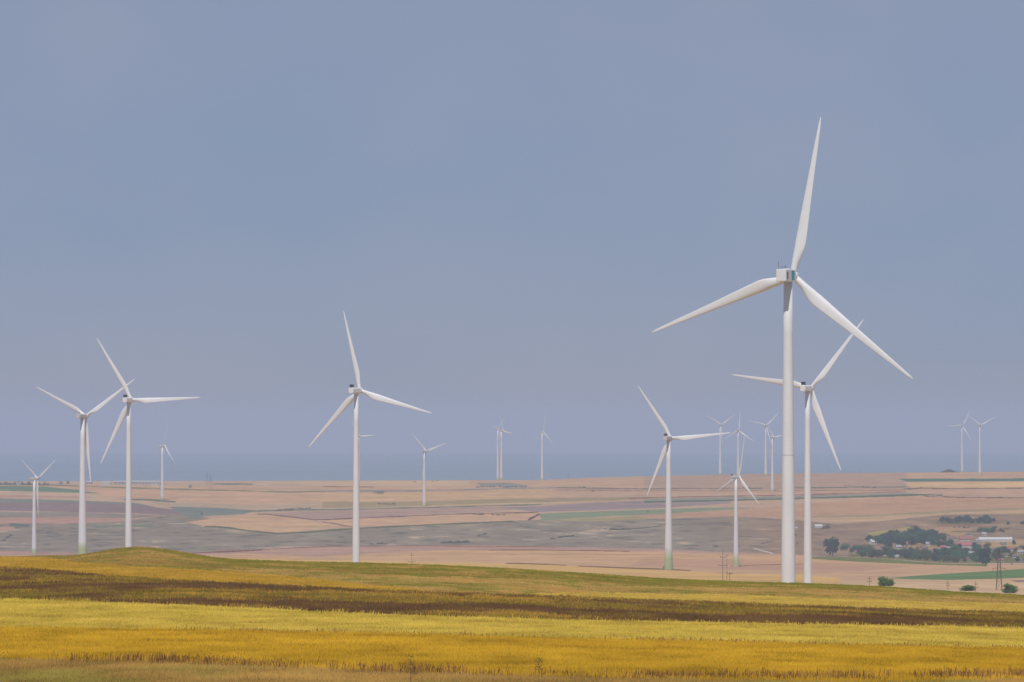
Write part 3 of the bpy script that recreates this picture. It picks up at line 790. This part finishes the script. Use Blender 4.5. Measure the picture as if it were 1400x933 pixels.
for i, (px, py, h, w, lab) in enumerate([
    (1253, 731, 13, 12, 'tall tree rising at the top of the dense village belt'), (1273, 735, 14, 10, 'tall tree ending the dense village belt on the right'),
    (1289, 737, 9, 10, 'round dark tree left of the red roofs'), (1386, 746, 8, 6, 'slim dark tree right of the white barn'),
    (1247, 722, 4, 9, 'low dark bush clump above the dense village belt'),
    (1130, 722, 6, 12, 'grey green bush right of the cream shed'), (978, 748, 3.2, 9, 'dark green bush on the scrub left of the green footed tower'),
    (1011, 748.5, 3, 3, 'tiny dark bush right beside the green footed tower'), (916, 778.5, 4, 5, 'small green bush at the foot of the central green footed turbine'),
    (907.5, 778, 5, 4, 'small upright bush left of the central green footed tower'), (1012, 774.6, 3, 4, 'small bush at the foot of the right green footed turbine'),
    (885.6, 701, 3, 3, 'lone dark bush on the green field'), (518, 675, 5, 17, 'bluish dark thicket right of the lone central tower'),
    (276, 704, 4, 4, 'lone bush on the grey green wedge field'), (260, 667, 4.2, 5.5, 'dark round tree right of the industrial sheds'),
    (83, 662.4, 5, 7, 'left one of two dark trees on the far left plain'), (93, 662, 6, 5.5, 'right one of two dark trees on the far left plain'),
    (1087, 733, 4, 4, 'small bush just right of the tallest tower'), (1090, 744, 3.4, 3.4, 'lower small bush just right of the tallest tower'),
    (811, 672.5, 2.2, 5, 'dark bush on the pale field below the track'), (1195, 668, 2.6, 5, 'dark bush at the right end of a hedge on the far plain'),
    (1019, 683, 2.2, 5, 'dark bush on the grey strip behind the green footed rotor'), (1383, 772.2, 3, 4, 'small dark bush right of the lattice pylon'),
    ]):
    plant(['hedge:1', 'hedge:2', 'hedge:3'][i % 3] if h < 7 else ['dark:3', 'dark:1', 'green:1', 'dark:4'][i % 4], px, py, h, w, lab)

def hedge_row(pts, n, seed, h, w, label, group):
    r = random.Random(seed); xs = [p[0] for p in pts]; ys = [p[1] for p in pts]
    for k in range(n):
        x = xs[0] + (xs[-1] - xs[0]) * (k + r.uniform(.1, .9)) / n
        plant(r.choice(['hedge:1', 'hedge:2', 'hedge:3']), x, float(np.interp(x, xs, ys)) + r.uniform(-.4, .4), r.uniform(*h), r.uniform(*w), label, group)
hedge_row([(518, 690), (540, 690)], 5, 1, (2, 3.4), (5, 8), 'low bush in the dark thicket below the bluish one', 'lower thicket bushes')
hedge_row([(644, 704), (662, 704.4)], 4, 2, (2, 3), (5, 8), 'low bush in the dark patch on the mauve field', 'bushes on the mauve field')
hedge_row([(672, 705), (690, 705)], 4, 3, (2, 3), (4, 7), 'low bush in the patch left of the green field', 'bushes left of the green field')
hedge_row([(378, 699), (425, 695.5)], 9, 4, (2, 3.5), (4, 8), 'bush in the hedge above the lens shaped peach field', 'hedge above the peach field')
hedge_row([(650, 667), (722, 666.5)], 12, 5, (1.8, 3), (4, 8), 'bush in the dark strip below the overlapping skyline pair', 'bushes below the skyline pair')
hedge_row([(790, 667), (803, 667)], 3, 6, (2, 2.6), (3, 5), 'dark bush on the track right of the single skyline turbine', 'bushes on the track')
hedge_row([(1008, 668.5), (1042, 668)], 5, 7, (1.8, 2.4), (3, 6), 'dark bush on the track behind the green footed rotor', 'bushes behind the rotor')
hedge_row([(1155, 665.4), (1190, 667)], 7, 8, (1.3, 2), (4, 7), 'bush in the short hedge right of the tallest towers', 'short far hedge')
hedge_row([(1262, 679), (1288, 679)], 5, 9, (2, 4), (5, 9), 'bluish bush in the thicket on the right part of the plain', 'thicket on the right plain')
hedge_row([(1240, 670), (1262, 667.5)], 4, 10, (1.5, 2.6), (5, 9), 'bush on the dark wedge above the right hand thicket', 'bushes on the dark wedge')
hedge_row([(1310, 681), (1400, 682)], 6, 11, (1.2, 2.2), (3, 6), 'small bush along the ditch line at the right', 'bushes along the right ditch')
hedge_row([(505, 745), (532, 744)], 4, 12, (2, 3.4), (5, 9), 'dark bush on the scrub right of the lone central tower', 'scrub bushes by the lone tower')
hedge_row([(606, 743), (640, 742)], 7, 13, (2.5, 5), (7, 12), 'grey green bush in the large scrub patch at the centre', 'central scrub patch')
hedge_row([(655, 733), (665, 731)], 3, 14, (2, 3.4), (5, 8), 'bush right above the large scrub patch', 'upper central scrub')
hedge_row([(750, 738), (785, 733)], 7, 15, (1.8, 3), (6, 10), 'dark bush in the gully right of centre', 'gully bushes')
hedge_row([(825, 724), (860, 724)], 6, 16, (1.6, 2.6), (6, 10), 'dark bush along the upper scrub edge below the green field', 'upper scrub edge bushes')
hedge_row([(4, 740), (16, 733)], 4, 17, (2, 3.5), (5, 9), 'dark bush on the scrub at the left edge', 'scrub bushes at the left edge')
hedge_row([(0, 663), (66, 663)], 15, 18, (3, 6), (5, 8), 'tree in the hazy row at the far left end of the plain', 'hazy trees at the far left')
hedge_row([(1300, 722), (1330, 722)], 4, 19, (2, 4), (4, 7), 'small bush between the tree row and the red roofs', 'bushes above the roofs')
hedge_row([(1120, 724), (1135, 722)], 3, 20, (2, 4), (4, 7), 'dark bush by the cream shed', 'bushes by the cream shed')
hedge_row([(564, 660), (608, 658)], 3, 21, (1.5, 2.2), (2.5, 5), 'tiny dark bush on the pale skyline field', 'bushes on the pale skyline field')

# ------------------------------------------------------------------ poles and pylons
def pole(px, py_top, py_base, label, D, arms=((.12, 3.0),), hide=0, name='utility_pole'):
    g = ground_at(px, D); ztop = -(py_top - EYE) * D / F; H = ztop - g.z
    r = empty(name, g); tag(r, label, 'utility pole'); arms = [(f, 1.5 * w * D / F) for f, w in arms]
    mb = MB(); mb.tube([(.12, -.5), (.10, H * .5), (.07, H)], 8); mb.build('pole', M['wood'], r, True)
    for f, w in arms:
        z = H - (py_base - py_top) * D / F * f
        mb = MB(); mb.box((0, 0, z), (w, .12, .14))
        a = mb.build('crossarm', M['wood'], r)
        mb = MB()
        for sx in (-.46, 0, .46): mb.tube([(.05, z + .09), (.08, z + .2), (.05, z + .34)], 6); mb.v[-18:] = [(q[0] + sx * w, q[1], q[2]) for q in mb.v[-18:]]
        mb.build('insulator', M['porcelain'], a)
    return r
pole(988, 751, 790, 'tallest wooden pole with two crossarms near the middle of the crest', 1500, ((.28, 5), (.57, 8.5)))
pole(993.5, 758, 772, 'short thin pole close behind the tall two armed pole', 2100, ((.15, 2.5),))
pole(997.5, 784, 791, 'stubby post on the crest right of the tall two armed pole', 1250, ((.1, 4),))
pole(563, 755, 770, 'two armed wooden pole on the crest right of the lone central turbine', 1900, ((.3, 3.5), (.85, 7.0)))
pole(1188.5, 788, 799, 'two armed pole just left of the round crest bush', 1500, ((.3, 2.5), (.65, 4)))
pole(1295.5, 794, 805, 'small pole between the two left crest bushes', 1500, ((.3, 2.5), (.6, 3)))
pole(1333.5, 795, 808, 'two armed pole just right of the low flat bush', 1500, ((.3, 3.0), (.62, 5)))
for i, (px, yt, yb, lab) in enumerate([(1121, 735, 759, 'pole left of the big lone village tree'), (1161, 739, 761, 'pole right of the big lone village tree'),
        (1202.5, 750, 763, 'pole before the middle of the village trees'), (1282, 757, 766.5, 'pole before the lower village gardens'), (1251, 749, 761, 'pale pole before the tan village slope')]):
    pole(px, yt, yb, lab, hit(px, yb), ((.15, 3.6), (.4, 4.6)))

def lattice(px, y_top, D, label, scale=1.0, arms=True):
    g = ground_at(px, D); H = -(y_top - EYE) * D / F - g.z
    r = empty('lattice_pylon', g); tag(r, label, 'pylon')
    hb = 2.0 * H / 28; ht = .4 * H / 28; th = .2 * H / 28 * scale
    corner = lambda sx, sy, f: Vector((sx * (hb + (ht - hb) * f), sy * (hb + (ht - hb) * f), H * f))
    for sx, sy in ((-1, -1), (1, -1), (1, 1), (-1, 1)):
        mb = MB(); mb.bar(corner(sx, sy, 0), corner(sx, sy, 1), th); mb.build('leg', M['steel'], r)
    mb = MB(); lv = [0, .2, .38, .52, .64, .74, .83, .92, 1]
    for a, b in zip(lv[:-1], lv[1:]):
        for s0, s1 in (((-1, -1), (1, -1)), ((1, -1), (1, 1)), ((1, 1), (-1, 1)), ((-1, 1), (-1, -1))):
            mb.bar(corner(*s0, a), corner(*s1, b), th * .55); mb.bar(corner(*s1, a), corner(*s0, b), th * .55); mb.bar(corner(*s0, b), corner(*s1, b), th * .5)
    mb.build('bracing', M['steel'], r)
    if arms:
        for f, w in ((.52, 4.6), (.74, 2.2), (.90, 1.8)):
            w *= H / 28
            for sx in (-1, 1):
                mb = MB(); mb.bar((0, 0, H * f), (sx * w, 0, H * f), th * .9); mb.bar((0, 0, H * (f + .045)), (sx * w, 0, H * f), th * .7)
                arm = mb.build('crossarm', M['steel'], r)
                mb = MB(); mb.bar((sx * w * .95, 0, H * f), (sx * w * .95, 0, H * f - 1.6 * H / 28), .22 * H / 28); mb.build('insulator', M['porcelain'], arm)
    return r
lattice(1365.5, 751, 2480, 'dark steel lattice pylon with crossarms in front of the village at the right')
for px, yt, yb, lab in ((283, 646, 667, 'left of two faint grey lattice pylons on the left skyline'), (288, 648, 668, 'right of two faint grey lattice pylons on the left skyline'),
                        (777, 647, 656, 'faint lattice pylon on the skyline right of the single turbine'), (1176, 640, 646.5, 'faint lattice pylon on the skyline right of the tallest turbines')):
    lattice(px, yt, hit(px, yb + 2), lab, .45)

# ------------------------------------------------------------------ buildings
def house(px, py, wpx, hpx, roof_px, depth, wall, roof, label, name='house', rz=0.0, windows=0, group=None, cat='house', chim=True):
    D = hit(px, py); k = D / F; g = ground_at(px, D) + Vector((0, depth / 2, 0)); w, h, rh = wpx * k, hpx * k, roof_px * k
    r = empty(name, g, rz); tag(r, label, cat, group)
    mb = MB(); mb.box((0, 0, h / 2 - .4), (w, depth, h + .8))
    mb.add([(-w / 2, -depth / 2, h), (-w / 2, depth / 2, h), (-w / 2, 0, h + rh * .96)], [(0, 2, 1)]); mb.add([(w / 2, -depth / 2, h), (w / 2, depth / 2, h), (w / 2, 0, h + rh * .96)], [(0, 1, 2)])
    wl = mb.build('wall', wall, r)
    e = .5; t = .2; mb = MB()
    for sy in (-1, 1):
        a = [(-w / 2 - e, sy * (depth / 2 + e), h - e * rh / depth * 2), (w / 2 + e, sy * (depth / 2 + e), h - e * rh / depth * 2), (w / 2 + e, 0, h + rh), (-w / 2 - e, 0, h + rh)]
        b = [(p[0], p[1], p[2] + t) for p in a]
        mb.add(a + b, [(0, 1, 2, 3), (7, 6, 5, 4), (0, 4, 5, 1), (1, 5, 6, 2), (2, 6, 7, 3), (3, 7, 4, 0)])
    ro = mb.build('roof', roof, r)
    if chim:
        mb = MB(); mb.box((w * .22, depth * .12, h + rh * 1.02), (.7, .7, 1.6)); mb.build('chimney', M['plaster'], ro)
    for q in range(windows):
        xx = -w / 2 + w * (q + .5) / windows
        mb = MB(); mb.box((xx, -depth / 2 - .03, h * .55), (min(1.3, w / windows * .5), .08, h * .38)); mb.build('window', M['glass'], r)
    return r

house(1361, 740.5, 45, 2.8, 2.8, 12, M['limewash'], M['limewash'], 'very long white barn with a pale roof above the village', 'barn', .0, 0, cat='barn', chim=False)
house(1320, 740, 15, 3.0, 4.0, 10, M['plaster'], M['redroof'], 'house with an orange red roof left of the white barn', windows=4)
house(1319, 748.5, 20, 3.0, 3.6, 10, M['limewash'], M['pinkroof'], 'long house with a pinkish red roof in the village middle', windows=5)
house(1302, 738.5, 11, 2.4, 3.0, 9, M['plaster'], M['brownroof'], 'brown roofed house left of the orange red roof', windows=3)
house(1300, 752.5, 14, 3.0, 1.8, 8, M['limewash'], M['greyroof'], 'pale long house below the red roofs', windows=4)
house(1193.5, 744.5, 9, 3.4, 3.4, 8, M['limewash'], M['limewash'], 'small bright white house at the left end of the tree belt', rz=.5, windows=2)
house(1118.5, 722, 10, 2.4, 2.2, 8, M['limewash'], M['limewash'], 'cream shed alone on the slope right of the tallest turbines', 'shed', .25, cat='shed', chim=False)
house(1086, 724, 8, 1.8, 1.6, 7, M['limewash'], M['greyroof'], 'small grey shed just right of the tallest tower', 'shed', .1, cat='shed', chim=False)
house(1246, 740.5, 9, 2.6, 2.2, 8, M['plaster'], M['greyroof'], 'grey roofed house below the dense tree belt', windows=2)
house(1255, 729.5, 7, 2.0, 2.2, 8, M['plaster'], M['redroof'], 'faded red roofed house on top of the tree belt', windows=2)
house(1330, 753, 8, 2.4, 1.6, 7, M['plaster'], M['greyroof'], 'small grey house below the pinkish red roof', windows=2)
house(1376, 761.5, 7, 2.8, 1.8, 7, M['limewash'], M['brownroof'], 'small pale house right of the pylon', windows=2)
house(1389, 763, 10, 2.8, 1.8, 7, M['limewash'], M['brownroof'], 'pale low house at the right edge of the village', windows=3)
house(1221, 757, 7, 2.2, 1.6, 7, M['plaster'], M['greyroof'], 'small grey roofed house among the lower left gardens', windows=2)
house(1204, 754, 6, 2, 1.6, 7, M['plaster'], M['brownroof'], 'small brown roofed house before the left trees', windows=2)
house(1264, 752, 9, 2.4, 1.8, 7, M['plaster'], M['brownroof'], 'brown roofed house on the tan village slope', windows=2)
house(1277, 758.5, 7, 2.4, 1.6, 7, M['limewash'], M['greyroof'], 'little white walled house above the lower village trees', windows=2)
house(1354, 727.5, 7, 1.8, 1.5, 7, M['limewash'], M['greyroof'], 'small pale hut above the white barn', 'hut', cat='hut', chim=False)
extra = [(1213, 748, 8, 'red', 'small red roofed house under the dense belt'), (1228, 750, 7, 'grey', 'small grey roofed house under the dense belt'),
 (1236, 757, 8, 'brown', 'brown roofed cottage among the lower gardens, left half'), (1290, 750.5, 8, 'pink', 'small pink roofed house left of the pale long house'),
 (1285, 743, 7, 'red', 'small red roofed house at the right end of the dense belt'), (1341, 750, 8, 'red', 'small red roofed house below the white barn'),
 (1352, 757, 8, 'grey', 'pale roofed house above the big round tree'), (1383, 753, 9, 'red', 'red roofed house on the tan slope right of the pylon'),
 (1396, 757, 8, 'grey', 'grey roofed house on the tan slope at the right edge'), (1310, 757, 8, 'brown', 'brown roofed cottage among the lower trees, middle'),
 (1327, 758.5, 8, 'grey', 'grey cottage among the lower trees left of the big round tree'), (1270, 746, 8, 'grey', 'pale cottage on top of the tan village slope'),
 (1292, 761, 7, 'red', 'little red roof among the lower village trees'), (1250, 759.5, 7, 'brown', 'brown cottage before the pale pole'),
 (1182, 758, 6, 'grey', 'small grey hut among the trees at the left end'), (1372, 746, 8, 'brown', 'brown shed just below the white barn'),
 (1308, 746, 8, 'brown', 'brown roofed house between the two big red roofs'), (1318, 754, 8, 'red', 'red roofed cottage right of the pale long house'),
 (1336, 741, 7, 'grey', 'grey shed touching the left end of the white barn'), (1362, 755, 8, 'brown', 'brown roofed cottage right of the big round tree'),
 (1260, 756, 7, 'red', 'red roofed cottage before the tan village slope'), (1240, 746, 6, 'red', 'small red roof at the lower border of the dense belt'),
 (1170, 757.5, 6, 'brown', 'brown hut in the loose tree row left of the village houses'), (1210, 760, 7, 'red', 'red roofed cottage at the lower left corner of the village'),
 (1226, 763, 7, 'grey', 'grey cottage just above the green strip, lower left'), (1300, 765, 8, 'brown', 'brown cottage just above the green strip, lower middle'),
 (1320, 766, 7, 'red', 'red roofed cottage just above the green strip left of the big round tree'), (1368, 768, 8, 'red', 'red roofed cottage at the lower edge right of the pylon'),
 (1394, 768, 8, 'brown', 'brown cottage in the lower right corner of the village'), (1345, 733, 6, 'grey', 'small grey roof above the left end of the white barn'),
 (1294, 734, 7, 'brown', 'brown roof beside the round dark tree left of the red roofs'), (1326, 733, 7, 'brown', 'brown roof directly above the orange red roof')]
rm = {'red': M['redroof'], 'grey': M['greyroof'], 'brown': M['brownroof'], 'pink': M['pinkroof']}
for i, (px, py, wp, rk, lab) in enumerate(extra):
    house(px, py, wp, 2.0 + .3 * (i % 3), 2.0 + .3 * (i % 2), 7, M['limewash'] if i % 2 else M['plaster'], rm[rk], lab, rz=(-.4, .2, .5, 0)[i % 4], windows=2)
# industrial sheds far away on the left plain
shed = 'industrial sheds on the far plain'
house(189, 663, 66, 4.2, .9, 40, M['hall'], M['limewash'], 'longest grey industrial hall with a white roof edge on the far left plain', 'factory_hall', 0, 14, shed, 'factory', False)
house(213, 664.5, 10, 3.6, .8, 20, M['limewash'], M['greyroof'], 'pale cube of a shed before the right end of the long hall', 'factory_hall', 0, 2, shed, 'factory', False)
house(145, 663.2, 12, 3.2, .8, 20, M['limewash'], M['limewash'], 'white shed between the two left turbine towers', 'factory_hall', 0, 3, shed, 'factory', False)
house(121, 662.4, 9, 3.4, .8, 20, M['greyroof'], M['limewash'], 'white roofed shed just right of the green footed left tower', 'factory_hall', 0, 2, shed, 'factory', False)
house(24, 663, 10, 2, .8, 15, M['limewash'], M['greyroof'], 'tiny pale farm shed among the hazy trees at far left', 'factory_hall', 0, 2, shed, 'factory', False)

# ------------------------------------------------------------------ tall single weeds at the bottom of the picture
def weed(px, py_base, hpx, label, seed):
    D = hit(px, py_base); g = ground_at(px, D); h = hpx * D / F
    r = random.Random(seed); root = empty('weed_plant', g); tag(root, label, 'weed', 'tall weeds in the foreground')
    mb = MB(); tips = [];
    limb_mesh(mb, (0, 0, -.05), (.02 * h, 0, h), .009, .005, 5)
    for k in range(9):
        z = h * r.uniform(.2, .9); a = r.uniform(0, 6.28); q = h * .16 * (1.2 - z / h) + .03
        e = (q * math.cos(a), q * math.sin(a), z + q * .9); limb_mesh(mb, (.02 * z, 0, z), e, .005, .003, 4); tips.append(e)
    mb.build('stem', M['stem'], root)
    tips.append((.02 * h, 0, h))
    for e in tips:
        V = []; Fc = []
        for k in range(6):
            p = Vector(e) + Vector((r.gauss(0, .025), r.gauss(0, .025), r.gauss(0, .06))); s = .011
            o = len(V); V += [p + Vector((-s, 0, -s)), p + Vector((s, r.gauss(0, .03), -s)), p + Vector((s, 0, s)), p + Vector((-s, r.gauss(0, .03), s))]; Fc.append((o, o + 1, o + 2, o + 3))
        mesh_from('seed_head', V, Fc, M['stem'] if seed % 2 else M['weedhead'], root)
weed(561, 941, 44, 'thin tall dry weed standing left of the bottom centre', 1)
weed(736, 944, 44, 'bushy tall greenish weed standing near the bottom centre', 2)

# ------------------------------------------------------------------ haze
def haze():
    m = bpy.data.materials.new('haze_air'); m.use_nodes = True
    nt = m.node_tree; nt.nodes.remove(nt.nodes['Principled BSDF'])
    v = nt.nodes.new('ShaderNodeVolumePrincipled')
    v.inputs['Color'].default_value = (.61, .675, .835, 1); v.inputs['Density'].default_value = SIG; v.inputs['Anisotropy'].default_value = 0.0
    nt.links.new(v.outputs[0], nt.nodes['Material Output'].inputs['Volume'])
    mb = MB(); mb.box((0, 22900, -100), (54000, 46400, 420)); o = mb.build('haze', m)
    tag(o, kind='stuff')
haze()

# ------------------------------------------------------------------ light, sky, camera
w = bpy.data.worlds.new('World'); SC.world = w; w.use_nodes = True
nt = w.node_tree; bg = nt.nodes['Background']
sky = nt.nodes.new('ShaderNodeTexSky'); sky.sky_type = 'NISHITA'; sky.sun_disc = False
sky.sun_elevation = math.radians(SUN_EL); sky.sun_rotation = math.radians(SUN_AZ)
sky.altitude = 0; sky.air_density = .5; sky.dust_density = .5; sky.ozone_density = 1.6
# thin high veil over the clear sky, slightly uneven
tc = nt.nodes.new('ShaderNodeTexCoord'); mp = nt.nodes.new('ShaderNodeMapping'); mp.inputs['Scale'].default_value = (1, 1, 1.6)
vn = nt.nodes.new('ShaderNodeTexNoise'); vn.inputs['Scale'].default_value = 9; vn.inputs['Detail'].default_value = 3
nt.links.new(tc.outputs['Generated'], mp.inputs['Vector']); nt.links.new(mp.outputs[0], vn.inputs['Vector'])
vc = nt.nodes.new('ShaderNodeMixRGB'); VS = .068
vc.inputs[1].default_value = (.236 / VS, .302 / VS, .452 / VS, 1); vc.inputs[2].default_value = (.300 / VS, .333 / VS, .458 / VS, 1)
vm = nt.nodes.new('ShaderNodeMapRange'); vm.inputs[1].default_value = .35; vm.inputs[2].default_value = .65
nt.links.new(vn.outputs['Fac'], vm.inputs[0]); nt.links.new(vm.outputs[0], vc.inputs[0])
mx = nt.nodes.new('ShaderNodeMixRGB'); mx.inputs[0].default_value = .78
nt.links.new(sky.outputs[0], mx.inputs[1]); nt.links.new(vc.outputs[0], mx.inputs[2])
nt.links.new(mx.outputs[0], bg.inputs['Color']); bg.inputs['Strength'].default_value = VS

sd = bpy.data.lights.new('sun', 'SUN'); sd.energy = 3.3; sd.angle = math.radians(.53); sd.color = (1, .975, .945)
so = bpy.data.objects.new('sun', sd); COL.objects.link(so)
az, el = math.radians(SUN_AZ), math.radians(SUN_EL)
d = Vector((math.sin(az) * math.cos(el), math.cos(az) * math.cos(el), math.sin(el)))
so.rotation_euler = d.to_track_quat('Z', 'Y').to_euler(); so.location = d * 200

cd = bpy.data.cameras.new('camera'); cam = bpy.data.objects.new('camera', cd); COL.objects.link(cam)
cd.sensor_width = 36; cd.lens = F / 1400 * 36; cd.clip_start = 1; cd.clip_end = 120000
cam.location = (0, 0, 0); cam.rotation_euler = (math.radians(90) + math.atan((EYE - CY) / F), 0, 0)
SC.camera = cam
SC.render.resolution_x, SC.render.resolution_y = 1024, 682
vs = SC.view_settings; vs.view_transform = 'Standard'; vs.look = 'None'; vs.exposure = 0; vs.gamma = 1
cy = SC.cycles; cy.use_denoising = True; cy.volume_bounces = 1; cy.max_bounces = 6; cy.transparent_max_bounces = 8
